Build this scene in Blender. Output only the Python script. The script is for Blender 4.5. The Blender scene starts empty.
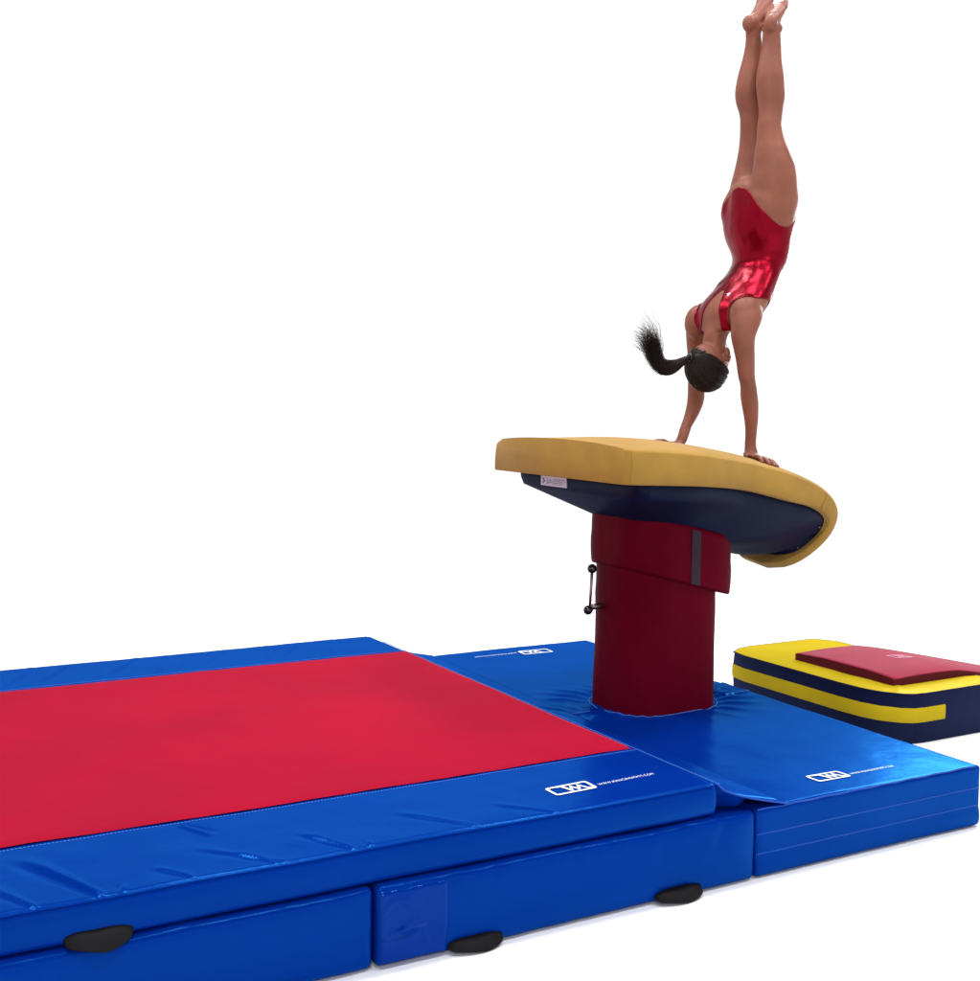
import bpy, bmesh, math, random
from mathutils import Vector, Matrix, noise
from mathutils.bvhtree import BVHTree
random.seed(7)
S = bpy.context.scene
COL = S.collection
V = Vector

# ------------------------------------------------------------------ camera
cd = bpy.data.cameras.new('camera'); cam = bpy.data.objects.new('camera', cd); COL.objects.link(cam)
S.camera = cam
H, F, PIT, YAW, ROLL = 1.43245, 1238.28, 0.0770736, 0.5187208, 0.0129635
fw = V((math.sin(YAW)*math.cos(PIT), math.cos(YAW)*math.cos(PIT), -math.sin(PIT)))
rt = V((math.cos(YAW), -math.sin(YAW), 0)); up = rt.cross(fw)
rt2 = rt*math.cos(ROLL)+up*math.sin(ROLL); up2 = -rt*math.sin(ROLL)+up*math.cos(ROLL)
m = Matrix((rt2, up2, -fw)).transposed().to_4x4(); m.translation = (0, 0, H)
cam.matrix_world = m
cd.sensor_fit = 'HORIZONTAL'; cd.sensor_width = 36; cd.lens = F/980*36
cd.clip_start = .05; cd.clip_end = 200

# ------------------------------------------------------------------ studio surround: pale walls, darker ceiling
W = bpy.data.worlds.new('World'); S.world = W; W.use_nodes = True
wn = W.node_tree; wn.nodes.clear()
wo = wn.nodes.new('ShaderNodeOutputWorld'); bg = wn.nodes.new('ShaderNodeBackground')
tc = wn.nodes.new('ShaderNodeTexCoord'); sx = wn.nodes.new('ShaderNodeSeparateXYZ')
rp = wn.nodes.new('ShaderNodeValToRGB')
rp.color_ramp.elements[0].position = .33; rp.color_ramp.elements[0].color = (1.0, 1.0, 1.0, 1)
rp.color_ramp.elements[1].position = .52; rp.color_ramp.elements[1].color = (.10, .10, .11, 1)
wn.links.new(tc.outputs['Generated'], sx.inputs[0]); wn.links.new(sx.outputs['Z'], rp.inputs[0])
wn.links.new(rp.outputs[0], bg.inputs[0]); bg.inputs[1].default_value = 1.06
wn.links.new(bg.outputs[0], wo.inputs[0])

def softbox(name, loc, target, sx_, sy_, watts, col=(1, 1, 1)):
    l = bpy.data.lights.new(name, 'AREA'); l.shape = 'RECTANGLE'; l.size = sx_; l.size_y = sy_
    l.energy = watts; l.color = col
    o = bpy.data.objects.new(name, l); COL.objects.link(o); o.location = loc
    o.rotation_euler = (V(target)-V(loc)).to_track_quat('-Z', 'Y').to_euler()
for ix in (-1, 0, 1):
    for iy in (-1, 0, 1):
        softbox('overhead_lamp', (2.8+2.7*ix, 3.5+2.7*iy, 6.0), (2.8+2.7*ix, 3.5+2.7*iy, 0), .9, .9, 92)
softbox('softbox_front', (-1.5, -3.0, 4.2), (2.6, 3.5, 0), 1.2, 1.2, 120)
softbox('softbox_rim', (8.0, 6.2, 3.2), (3.4, 3.9, 1.9), 1.4, 2.6, 160, (.96, .97, 1))

S.render.engine = 'CYCLES'
S.view_settings.view_transform = 'Standard'; S.view_settings.look = 'None'
S.view_settings.exposure = 0; S.view_settings.gamma = 1

# ------------------------------------------------------------------ helpers
def tag(o, label=None, cat=None, group=None, kind=None):
    if label: o['label'] = label
    if cat: o['category'] = cat
    if group: o['group'] = group
    if kind: o['kind'] = kind
    return o
def thing(name, label, cat, loc=(0, 0, 0), group=None):
    o = bpy.data.objects.new(name, None); COL.objects.link(o); o.location = loc; o.empty_display_size = .1
    return tag(o, label, cat, group)
def mesh_obj(name, verts, faces, mat, parent=None, smooth=True, label=None):
    """verts in world metres; stored relative to the parent's base"""
    me = bpy.data.meshes.new(name)
    off = V(parent_world(parent)) if parent else V((0, 0, 0))
    me.from_pydata([tuple(V(v)-off) for v in verts], [], faces); me.update()
    o = bpy.data.objects.new(name, me); COL.objects.link(o)
    if parent: o.parent = parent
    for mm in (mat if isinstance(mat, (list, tuple)) else [mat]): me.materials.append(mm)
    if smooth: me.polygons.foreach_set('use_smooth', [True]*len(me.polygons))
    if label: o['label'] = label
    return o
def parent_world(p):
    t = V((0, 0, 0))
    while p: t += p.location; p = p.parent
    return t
class MB:
    def __init__(s): s.v = []; s.f = []
    def add(s, v, f):
        n = len(s.v); s.v += [tuple(x) for x in v]; s.f += [tuple(i+n for i in q) for q in f]
    def build(s, name, mat, parent=None, smooth=True, label=None): return mesh_obj(name, s.v, s.f, mat, parent, smooth, label)
def fix_normals(o):
    bm = bmesh.new(); bm.from_mesh(o.data); bmesh.ops.recalc_face_normals(bm, faces=bm.faces); bm.to_mesh(o.data); bm.free()
def lerp(a, b, t): return a+(b-a)*t
def sstep(a, b, x):
    t = min(1, max(0, (x-a)/(b-a))); return t*t*(3-2*t)
def catmull(P, n):
    P = [V(p) for p in P]; out = []
    Q = [2*P[0]-P[1]]+P+[2*P[-1]-P[-2]]
    for i in range(len(P)-1):
        a, b, c, d = Q[i:i+4]
        for k in range(n):
            t = k/n
            out.append(.5*((2*b)+(c-a)*t+(2*a-5*b+4*c-d)*t*t+(3*b-a-3*c+d)*t**3))
    out.append(P[-1]); return out
def resample(P, n):
    L = [0]
    for a, b in zip(P, P[1:]): L.append(L[-1]+(b-a).length)
    out = []; j = 0
    for i in range(n+1):
        s = L[-1]*i/n
        while j < len(L)-2 and L[j+1] < s: j += 1
        t = (s-L[j])/max(1e-9, L[j+1]-L[j]); out.append(P[j].lerp(P[j+1], t))
    return out
def tube(mb, pts, r, seg=8, cap=True, ell=None):
    """tube along pts, r scalar or list; ell = (a,b) scaling with fixed horizontal axes"""
    n = len(pts); P = [V(p) for p in pts]
    R = r if isinstance(r, (list, tuple)) else [r]*n
    prev = None; rings = []
    for i in range(n):
        d = (P[min(i+1, n-1)]-P[max(i-1, 0)]).normalized()
        if prev is None:
            a = d.orthogonal().normalized()
        else:
            a = (prev-d*prev.dot(d)).normalized()
        prev = a; b = d.cross(a)
        rings.append([P[i]+(a*math.cos(2*math.pi*k/seg)+b*math.sin(2*math.pi*k/seg))*R[i] for k in range(seg)])
    loft(mb, rings, cap)
def loft(mb, rings, cap=True, closed=True):
    seg = len(rings[0]); vs = [p for q in rings for p in q]; fs = []
    for i in range(len(rings)-1):
        for k in range(seg if closed else seg-1):
            k2 = (k+1) % seg
            fs.append((i*seg+k, i*seg+k2, (i+1)*seg+k2, (i+1)*seg+k))
    if cap and closed:
        fs.append(tuple(range(seg-1, -1, -1))); fs.append(tuple((len(rings)-1)*seg+k for k in range(seg)))
    mb.add(vs, fs)
def hring(x, y, z, a, b, seg=28): return [V((x+a*math.cos(2*math.pi*k/seg), y+b*math.sin(2*math.pi*k/seg), z)) for k in range(seg)]
def sphere(mb, c, r, seg=20, rings=14):
    rx, ry, rz = r if isinstance(r, (tuple, list)) else (r, r, r)
    rr = []
    for i in range(1, rings):
        t = math.pi*i/rings
        rr.append([V((c[0]+rx*math.sin(t)*math.cos(2*math.pi*k/seg), c[1]+ry*math.sin(t)*math.sin(2*math.pi*k/seg), c[2]+rz*math.cos(t))) for k in range(seg)])
    loft(mb, rr, True)
def stadium(cx, cy, hx, hy, r, n=10, z=0):
    out = []
    for sx_, sy_, a0 in ((1, 1, 0), (-1, 1, 90), (-1, -1, 180), (1, -1, 270)):
        for k in range(n+1):
            a = math.radians(a0+90*k/n)
            out.append(V((cx+sx_*(hx-r)+r*math.cos(a), cy+sy_*(hy-r)+r*math.sin(a), z)))
    return out

# ------------------------------------------------------------------ materials
def mat(name, col, rough=.5, spec=.5, metal=0, var=.0, vscale=6, bumps=(), sheen=0, coat=0, sss=0, ior=None):
    m = bpy.data.materials.new(name); m.use_nodes = True; nt = m.node_tree; N = nt.nodes; L = nt.links
    b = N['Principled BSDF']
    b.inputs['Roughness'].default_value = rough; b.inputs['Specular IOR Level'].default_value = spec
    if ior: b.inputs['IOR'].default_value = ior
    b.inputs['Metallic'].default_value = metal; b.inputs['Sheen Weight'].default_value = sheen
    b.inputs['Coat Weight'].default_value = coat; b.inputs['Coat Roughness'].default_value = .15
    if sss:
        b.inputs['Subsurface Weight'].default_value = sss; b.inputs['Subsurface Radius'].default_value = (.02, .008, .004)
    t = N.new('ShaderNodeTexCoord')
    if var:
        n = N.new('ShaderNodeTexNoise'); n.inputs['Scale'].default_value = vscale; n.inputs['Detail'].default_value = 5
        r = N.new('ShaderNodeValToRGB'); r.color_ramp.elements[0].position = .3; r.color_ramp.elements[1].position = .7
        r.color_ramp.elements[0].color = (*[c*(1-var) for c in col], 1); r.color_ramp.elements[1].color = (*[min(1, c*(1+var)) for c in col], 1)
        L.new(t.outputs['Object'], n.inputs['Vector']); L.new(n.outputs['Fac'], r.inputs[0]); L.new(r.outputs[0], b.inputs['Base Color'])
        rr = N.new('ShaderNodeMapRange'); rr.inputs['To Min'].default_value = max(0, rough-.07); rr.inputs['To Max'].default_value = min(1, rough+.07)
        L.new(n.outputs['Fac'], rr.inputs[0]); L.new(rr.outputs[0], b.inputs['Roughness'])
    else: b.inputs['Base Color'].default_value = (*col, 1)
    last = None
    for (sc, dist, stretch) in bumps:
        mp = N.new('ShaderNodeMapping'); mp.inputs['Scale'].default_value = stretch
        n = N.new('ShaderNodeTexNoise'); n.inputs['Scale'].default_value = sc; n.inputs['Detail'].default_value = 1.5 if name == 'metallic_red_lycra' else 4
        L.new(t.outputs['Object'], mp.inputs[0]); L.new(mp.outputs[0], n.inputs['Vector'])
        bp = N.new('ShaderNodeBump'); bp.inputs['Distance'].default_value = dist; bp.inputs['Strength'].default_value = 1
        L.new(n.outputs['Fac'], bp.inputs['Height'])
        if last: L.new(last.outputs[0], bp.inputs['Normal'])
        last = bp
    if last: L.new(last.outputs[0], b.inputs['Normal'])
    return m
def tinted(m, col, fac, rough):
    """lay a dye-coloured sheen over the matt base: supple PVC-coated cloth"""
    nt = m.node_tree; N = nt.nodes; L = nt.links; b = N['Principled BSDF']; out = N['Material Output']
    b.inputs['Specular IOR Level'].default_value = 0
    g = N.new('ShaderNodeBsdfGlossy'); g.inputs['Color'].default_value = (*col, 1); g.inputs['Roughness'].default_value = rough
    if b.inputs['Normal'].links: L.new(b.inputs['Normal'].links[0].from_socket, g.inputs['Normal'])
    mx = N.new('ShaderNodeMixShader'); lw = N.new('ShaderNodeLayerWeight'); lw.inputs['Blend'].default_value = .5
    mr = N.new('ShaderNodeMapRange'); mr.inputs['From Min'].default_value = .25; mr.inputs['From Max'].default_value = .85
    mr.inputs['To Min'].default_value = fac*.16; mr.inputs['To Max'].default_value = fac
    L.new(lw.outputs['Facing'], mr.inputs[0]); L.new(mr.outputs[0], mx.inputs[0])
    L.new(b.outputs[0], mx.inputs[1]); L.new(g.outputs[0], mx.inputs[2]); L.new(mx.outputs[0], out.inputs['Surface'])
    return m
vb = ((3.2, .006, (1, 1, 1)), (14, .0011, (1, 1, 1)), (450, .00005, (1, 1, 1)))
M_blue = mat('blue_vinyl', (.0001, .0185, .215), .28, .5, ior=1.16, var=.05, vscale=3, bumps=vb)
M_red = mat('red_suede', (.325, .0028, .022), .8, .05, var=.09, vscale=2.2, sheen=0, bumps=((7, .004, (1, 1, 1)), (260, .0005, (1, 1, 1))))
tinted(M_blue, (.05, .42, 1.0), .19, .25)
M_blue_gloss = mat('blue_vinyl_gloss', (.0001, .0185, .215), .16, .5, ior=1.45, var=.05, vscale=3, bumps=((30, .002, (1, 1, 1)),))
tinted(M_blue_gloss, (.12, .38, 1.0), .22, .12)
M_welt = mat('blue_welt', (.004, .055, .36), .4, .2)
M_stitch = mat('pale_thread', (.05, .18, .55), .7, .2)
M_rthread = mat('red_thread', (.62, .05, .08), .7, .2)
M_print = mat('white_print', (.80, .84, .92), .5, .3)
M_web = mat('black_webbing', (.005, .004, .005), .55, .14, bumps=((300, .0008, (1, 6, 1)),))
M_tan = mat('tan_suede', (.33, .186, .036), .9, .06, var=.10, vscale=7, sheen=.1, bumps=((9, .004, (1, 1, 1)), (330, .0006, (1, 1, 1))))
M_navyshell = mat('navy_shell', (.006, .008, .026), .42, .16, var=.08, vscale=5, bumps=((6, .003, (1, 1, 1)), (300, .0002, (1, 1, 1))))
M_maroon = mat('maroon_cover', (.098, .0004, .009), .6, .03, var=.12, vscale=5, bumps=((3.5, .012, (1, 1, .6)), (380, .0003, (1, 1, 1))))
M_greyst = mat('grey_loop_tape', (.032, .018, .028), .8, .2, bumps=((400, .0006, (1, 1, 1)),))
M_knob = mat('black_knob', (.006, .006, .007), .12, .5)
M_steel = mat('brushed_steel', (.22, .15, .15), .35, .5, metal=1, bumps=((200, .0002, (1, 1, .1)),))
M_yel = mat('yellow_vinyl', (.42, .31, .010), .4, .12, var=.05, vscale=4, bumps=((6, .006, (1, 1, 1)), (400, .0002, (1, 1, 1))))
M_navy = mat('navy_vinyl', (.006, .0085, .032), .45, .12, var=.06, vscale=4, bumps=((6, .006, (1, 1, 1)), (400, .0002, (1, 1, 1))))
M_pink = mat('crimson_carpet', (.27, .006, .034), .8, .15, var=.08, vscale=14, sheen=.10, bumps=((350, .0012, (1, 1, 1)),))
M_dkred = mat('dark_red_edge', (.08, .0015, .01), .6, .15)
M_skin = mat('skin', (.19, .062, .038), .48, .22, var=.16, vscale=9, sss=.10, bumps=((60, .0004, (1, 1, 1)), (10, .006, (1, 1, .5))))
M_leo = mat('metallic_red_lycra', (.20, .0004, .010), .31, .3, metal=.85, var=.06, vscale=12, bumps=((6, .020, (1, 1, .8)), (15, .007, (1, 1, .7))))
M_hair = mat('dark_brown_hair', (.013, .0065, .006), .42, .22)
M_lip = mat('lip', (.32, .07, .07), .4, .4)
M_eye = mat('eye_white', (.75, .73, .7), .2, .5)
M_iris = mat('iris', (.04, .02, .01), .15, .5)
M_label = mat('silver_label', (.62, .60, .72), .4, .3)
M_ink = mat('label_ink', (.06, .05, .10), .6, .3)
M_floor = mat('white_studio_floor', (.93, .93, .93), .9, .1, bumps=((60, .0003, (1, 1, 1)),))

tinted(M_yel, (1, .85, .25), .06, .3); tinted(M_navy, (.4, .5, .9), .05, .35); tinted(M_navyshell, (.6, .65, .8), .05, .4)
# ------------------------------------------------------------------ floor
fl = MB(); R_ = 4.7; n_ = 64
fl.add([(3, 4, 0)]+[(3+R_*math.cos(2*math.pi*k/n_), 4+R_*math.sin(2*math.pi*k/n_), 0) for k in range(n_)], [(0, 1+k, 1+(k+1) % n_) for k in range(n_)])
tag(fl.build('floor', M_floor, smooth=False), kind='structure')

# ------------------------------------------------------------------ soft mats
def soft_box(name, x0, x1, y0, y1, z0, z1, r, mat_, parent, step=.02, disp=None, fine=None):
    """closed rounded box on a regular lattice; disp(p, n) moves the skin along its normal"""
    c0 = V((x0+r, y0+r, z0+r)); c1 = V((x1-r, y1-r, z1-r))
    def axis(a, b):
        k = max(2, int((b-a)/step)); e = [0, r*.3, r*.65, r]
        core = [a+r+(b-a-2*r)*i/k for i in range(1, k)]
        if fine and b > 5 and a < 3: core = [a+r+.0085*(i+1) for i in range(46)]+[3.19+i*.035 for i in range(45)]+[4.80+i*.0125 for i in range(30)]
        return [a+q for q in e]+core+[b-q for q in reversed(e)]
    X, Y, Z = axis(x0, x1), axis(y0, y1), axis(z0, z1)
    idx = {}; vs = []; fs = []
    def vert(i, j, k):
        q = (i, j, k)
        if q not in idx:
            p = V((X[i], Y[j], Z[k]))
            cc = V((min(max(p.x, c0.x), c1.x), min(max(p.y, c0.y), c1.y), min(max(p.z, c0.z), c1.z)))
            n = (p-cc).normalized() if (p-cc).length > 1e-7 else V((0, 0, 1))
            pp = cc+n*r
            if disp: pp = disp(pp, n)
            idx[q] = len(vs); vs.append(pp)
        return idx[q]
    nx, ny, nz = len(X)-1, len(Y)-1, len(Z)-1
    for i in range(nx):
        for j in range(ny):
            fs.append((vert(i, j, nz), vert(i+1, j, nz), vert(i+1, j+1, nz), vert(i, j+1, nz)))
            fs.append((vert(i, j, 0), vert(i, j+1, 0), vert(i+1, j+1, 0), vert(i+1, j, 0)))
    for i in range(nx):
        for k in range(nz):
            fs.append((vert(i, 0, k), vert(i+1, 0, k), vert(i+1, 0, k+1), vert(i, 0, k+1)))
            fs.append((vert(i, ny, k), vert(i, ny, k+1), vert(i+1, ny, k+1), vert(i+1, ny, k)))
    for j in range(ny):
        for k in range(nz):
            fs.append((vert(0, j, k), vert(0, j, k+1), vert(0, j+1, k+1), vert(0, j+1, k)))
            fs.append((vert(nx, j, k), vert(nx, j+1, k), vert(nx, j+1, k+1), vert(nx, j, k+1)))
    return mesh_obj(name, vs, fs, mat_, parent)
def nz(p, s, seed=0): return noise.noise(V((p[0]*s+seed*7.3, p[1]*s+seed*3.1, p[2]*s)))

# creases pulled into the blue border where the cover is tight: (x, y, dx, dy, length, width, depth)
def crease(p, x, y, ang, ln, wd, dp):
    dx, dy = p[0]-x, p[1]-y
    c, s = math.cos(ang), math.sin(ang); u = dx*c+dy*s; w = -dx*s+dy*c
    if u < -.02 or u > ln*1.1: return 0
    k = sstep(-.01, .02, u)*(1-sstep(ln*.6, ln, u))
    wv = wd*(.35+.9*max(0, u)/ln)
    return dp*k*(math.exp(-(w/wv)**2)-.5*math.exp(-((w-wv*1.8)/wv)**2))

TOPC = [(.59, 2.75, 1.95, .36, .016, .010), (.63, 2.745, 1.2, .05, .006, .006), (.80, 2.75, 2.1, .14, .009, .006), (1.00, 2.75, 2.1, .15, .009, .005), (1.20, 2.75, 2.0, .20, .010, .008), (1.24, 2.745, 1.3, .04, .006, .006),
        (1.03, 2.745, 2.3, .3, .012, .003), (.86, 3.12, -1.1, .14, .010, .006), (1.55, 2.745, 2.2, .28, .014, .004), (1.8, 2.745, 2.3, .22, .014, .003), (.45, 2.745, 2.0, .3, .014, .005)]
TOPF = [(x, 5.21, -math.pi/2-.35+random.uniform(-.3, .3), .36, .016, .008) for x in (.85, 1.0, 1.13, 1.27, 1.38, 1.5, 1.66, 1.85, 2.0, 2.15)]
def disp_top(p, n):
    q = p.copy()
    if n.z > .3:
        h = .003*nz(p, 2.2, 1)+.0012*nz(p, 9, 2)
        for c in TOPC: h += .8*crease(p, *c)
        for c in TOPF: h += .35*crease(p, *c)
        q.z += h*min(1, n.z)
        # slight bed of the red panel seam
        for ys in (3.15, 4.82): q.z -= .004*math.exp(-((p.y-ys)/.008)**2)
    if n.y < -.3:
        q.y += -.008*math.sin(math.pi*min(1, max(0, (p.z-.21)/.10)))+.004*nz(p, 4, 3)
        q.y += .003*math.exp(-((p.z-.214)/.01)**2)
    return q
top = thing('crash_mat', 'long blue landing mat with a wide red panel lying on the lower blue mats', 'mat', (1.0, 3.97, .212))
o = soft_box('cover', -1.1, 2.34, 2.738, 5.2, .2135, .31, .016, M_blue, top, .0062, disp_top, fine=True)
# red panel as a thin quilted sheet 3 mm proud
mb = MB(); xs = [-1.09+i*(3.425)/150 for i in range(151)]; ys = [3.15+i*1.67/74 for i in range(75)]
def ztop(x, y):
    return .3145+.003*nz((x, y, .3), 2.2, 1)+.0016*nz((x, y, .3), 6, 2)+.0012*nz((x, y*.3, .3), 14, 5)
vs = [(x, y, ztop(x, y)-.005*sstep(2.31, 2.335, x)-(.004 if y in (ys[0], ys[-1]) else 0)) for x in xs for y in ys]
fs = [(i*75+j, (i+1)*75+j, (i+1)*75+j+1, i*75+j+1) for i in range(150) for j in range(74)]
n0 = len(vs)
vs += [(2.341, y, .295) for y in ys]; fs += [(150*75+j, n0+j, n0+j+1, 150*75+j+1) for j in range(74)]
mb.add(vs, fs); mb.build('red_panel', M_red, top, label='red suede centre panel')
def dashes(name, a, b, zf, mat_, parent, w=.0016, ln=.006, gap=.0035, h=.0012):
    a, b = V(a), V(b); d = (b-a); L = d.length; d.normalize(); s = V((-d.y, d.x, 0))
    if abs(d.z) > .5: s = V((1, 0, 0))
    mb = MB(); t = 0
    while t < L:
        p0 = a+d*t; p1 = a+d*min(L, t+ln)
        z0 = zf(p0.x, p0.y); z1 = zf(p1.x, p1.y); wob = .0015*math.sin(t*7)
        pts = [p0-s*(w-wob), p1-s*(w-wob), p1+s*(w+wob), p0+s*(w+wob)]
        q = [V((p.x, p.y, (z0, z1, z1, z0)[i]+h)) for i, p in enumerate(pts)]
        q2 = [V((p.x, p.y, p.z-2*h)) for p in q]
        mb.add(q+q2, [(0, 1, 2, 3), (0, 4, 5, 1), (1, 5, 6, 2), (2, 6, 7, 3), (3, 7, 4, 0)])
        t += ln+gap
    return mb.build(name, mat_, parent, False)
def zc(x, y): 
    p = V((x, y, .31)); return disp_top(p, V((0, 0, 1))).z
dashes('stitching', (-1.0, 3.128, 0), (2.33, 3.128, 0), zc, M_stitch, top)
dashes('stitching', (-1.0, 4.842, 0), (2.33, 4.842, 0), zc, M_stitch, top)
dashes('stitching', (2.322, 3.16, 0), (2.322, 4.81, 0), lambda x, y: ztop(x, y)-.001, M_rthread, top)
# welted edge along the near upper edge
mb = MB()
tube(mb, [disp_top(V((-1.08+i*.02, 2.7405, .3065)), V((0, -.7, .7))) for i in range(171)], .0032, 6)
mb.build('piping', M_blue, top); mb = MB(); tube(mb, [disp_top(V((-1.08+i*.02, 5.198, .3065)), V((0, .7, .7))) for i in range(171)], .0032, 6)
mb.build('piping', M_blue, top)

# lower landing mats
def disp_low(x0, x1, seed):
    def f(p, n):
        q = p.copy()
        if n.y < -.3:
            s = math.sin(math.pi*min(1, max(0, p.z/.21)))**.6
            e = min(1, min(p.x-x0, x1-p.x)/.06); e = max(0, e)
            q.y += -.012*s*(.3+.7*e)+.006*nz(p, 3, seed)+.0018*nz((p.x+p.z*1.2, p.y, p.z*.5), 16, seed)
            for k in range(9):
                xx = lerp(x0, x1, (k+.6)/9.5)
                dx = (p.x-xx)+(p.z-.2)*(.7 if k % 2 else -.5)
                q.y += .005*math.exp(-(dx/.010)**2)*sstep(.10, .19, p.z)*(1 if k % 3 else -.7)
        if n.z > .3: q.z += .004*nz(p, 5, seed)
        return q
    return f
lowA = thing('base_mat', 'blue vinyl base mat under the red-topped mat, at the left frame edge', 'mat', (.3, 3.96, 0))
soft_box('cover', -1.1, 1.238, 2.725, 5.19, .004, .2125, .018, M_blue, lowA, .02, disp_low(-1.1, 1.238, 4))
lowB = thing('base_mat', 'blue base mat under the right end of the red-topped mat, with two black straps', 'mat', (1.86, 3.96, 0))
soft_box('cover', 1.246, 2.478, 2.722, 5.19, .004, .2125, .018, M_blue, lowB, .018, disp_low(1.246, 2.478, 6))
# hook-and-loop joining patch on the front
mb = MB(); nx_, nz_ = 30, 34; vs = []
for i in range(nx_+1):
    for j in range(nz_+1):
        x = 1.252+.19*i/nx_; z = .012+.188*j/nz_
        d = .0035*nz((x*1.0, 0, z*1.2), 22, 3)+.010*math.exp(-(((z-.098-.18*(x-1.33))/.007)**2))*math.exp(-((x-1.315)/.045)**2)
        d += .006*math.exp(-(((z-.112-.5*(x-1.33))/.005)**2))*math.exp(-((x-1.33)/.02)**2)
        d -= .005*math.exp(-(((z-.085-.1*(x-1.33))/.009)**2))*math.exp(-((x-1.315)/.05)**2)
        d += .004*math.exp(-(((z-.175+.9*(x-1.30)**2*20)/.008)**2))
        e = min(i, nx_-i, j, nz_-j)
        vs.append((x, 2.7135-.006*math.sin(math.pi*z/.21)-d+(.010 if e == 0 else 0), z))
fs = [(i*(nz_+1)+j, (i+1)*(nz_+1)+j, (i+1)*(nz_+1)+j+1, i*(nz_+1)+j+1) for i in range(nx_) for j in range(nz_)]
mb.add(vs, fs); mb.build('joining_patch', M_blue_gloss, lowB)

def carry_strap(parent, xa, xb, y, z, out=.045, droop=.012, w=.034):
    """flat webbing loop standing out from the mat's side"""
    mb = MB(); n = 28; rings = []
    for i in range(n+1):
        t = i/n; x = lerp(xa, xb, t); sn = math.sin(math.pi*t)**.42
        ins = V((x, y+.004, z+.016*sn+.003)); out_ = V((x+.004*math.sin(6*t), y-out*sn, z-droop*sn-.003+.003*math.sin(7*t)))
        mid = ins.lerp(out_, .62)+V((0, 0, (.013+.004*math.sin(9*t+1))*sn)); th = V((0, .0004, .0016))
        rings.append([ins+th, mid+th, out_+th, out_-th, mid-th, ins-th])
    loft(mb, rings, True)
    o = mb.build('carry_strap', M_web, parent, True); fix_normals(o); return o
carry_strap(top, .500, .655, 2.733, .232, .032, .026)
carry_strap(lowB, 1.442, 1.607, 2.715, .022, .037, .012)
carry_strap(lowB, 2.102, 2.272, 2.713, .022, .037, .012)

# pedestal surround mats (two halves meeting at the column)
PCX, PCY = 3.01, 3.955
def disp_coll(near):
    def f(p, n):
        q = p.copy()
        if n.z > .3:
            h = .004*nz(p, 2.4, 8)+.0015*nz(p, 8, 9)
            dx, dy = p.x-PCX, p.y-PCY
            r = max(0, math.hypot(max(0, abs(dx)-.10), dy)-.19); a = math.atan2(dy, dx)
            h -= .010*math.exp(-(r/.035)**2)
            h += .0045*math.exp(-((r-.07)/.09)**2)*math.sin(a*26+2.5*math.sin(a*3))*(1 if abs(a) < 1.2 or abs(a) > 2.2 else .35)
            h -= .006*math.exp(-((p.y-3.95)/.014)**2)                       # dip at the join
            h += .0028*math.exp(-((p.y-3.95)/.15)**2)*nz((p.x*3.5, p.y*1.2, 0), 6, 4)
            q.z += h*min(1, n.z)
        if n.y < -.3 and near:
            q.y += -.005*abs(math.sin(math.pi*min(1, max(0, (p.z-.0)/.0695))))+.004*nz(p, 3.5, 5)
        if n.x > .3: q.x += .004*nz(p, 4, 6)
        return q
    return f
nearM = thing('surround_mat', 'nearer blue vinyl mat wrapped around the foot of the column, its striped edge facing front', 'mat', (3.0, 3.3, 0), 'blue mats around the column')
soft_box('cover', 2.484, 3.478, 2.725, 3.946, .004, .212, .014, M_blue, nearM, .014, disp_coll(True))
farM = thing('surround_mat', 'farther blue vinyl mat behind the column, its printed mark reading away from us', 'mat', (3.0, 4.5, 0), 'blue mats around the column')
soft_box('cover', 2.484, 3.478, 3.954, 5.10, .004, .212, .014, M_blue, farM, .016, disp_coll(False))
for zz in (.076, .136):
    mb = MB(); tube(mb, [(2.487+i*.0198, 2.7222+.0020*noise.noise(V((i*.0693, 9, 0)))+.003, zz+.0004*math.sin(i*.9)) for i in range(50)], .0026, 6); mb.build('piping', M_welt, nearM)
mb = MB(); tube(mb, [(2.49+i*.0196, 2.7285, .2100+.001*math.sin(i)) for i in range(50)], .003, 6); mb.build('piping', M_welt, nearM)
# wire edge of the cut-out
ring = stadium(3.03, PCY, .256, .214, .19, 12)
def zcoll(x, y): return disp_coll(True)(V((x, y, .212)), V((0, 0, 1))).z
for par, sgn in ((nearM, -1), (farM, 1)):
    pts = [p for p in ring if (p.y-3.95)*sgn > .002]
    if sgn > 0: pass
    else:
        pts.sort(key=lambda p: math.atan2(p.y-PCY, p.x-PCX))
    mb = MB(); tube(mb, [V((p.x, p.y, zcoll(p.x, p.y)+.001)) for p in pts], .0016, 6)
    mb.build('opening_edge', M_stitch, par)
# cover strips across the join
def strip(x0, x1, y0, y1, par, skew=0):
    nx2, ny2 = 24, 12; vs = []
    for i in range(nx2+1):
        for j in range(ny2+1):
            x = lerp(x0, x1, i/nx2); y = lerp(y0, y1, j/ny2)+skew*i/nx2
            h = .004+.003*nz((x*2, y, 0), 14, 2)+.003*math.sin(i*.9+j*.5)*.4
            if j in (0, ny2) or i in (0, nx2): h = -.003
            vs.append((x, y, .2125+h))
    mb = MB(); mb.add(vs, [(i*(ny2+1)+j, (i+1)*(ny2+1)+j, (i+1)*(ny2+1)+j+1, i*(ny2+1)+j+1) for i in range(nx2) for j in range(ny2)])
    mb.build('join_flap', M_blue, par)
    dashes('stitching', (x0+.01, y0+.006, 0), (x1-.01, y0+.006+skew, 0), lambda x, y: .2185, M_stitch, par, w=.0012)
strip(3.335, 3.474, 3.868, 4.06, nearM)
strip(2.50, 2.69, 3.885, 4.05, nearM)
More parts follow.
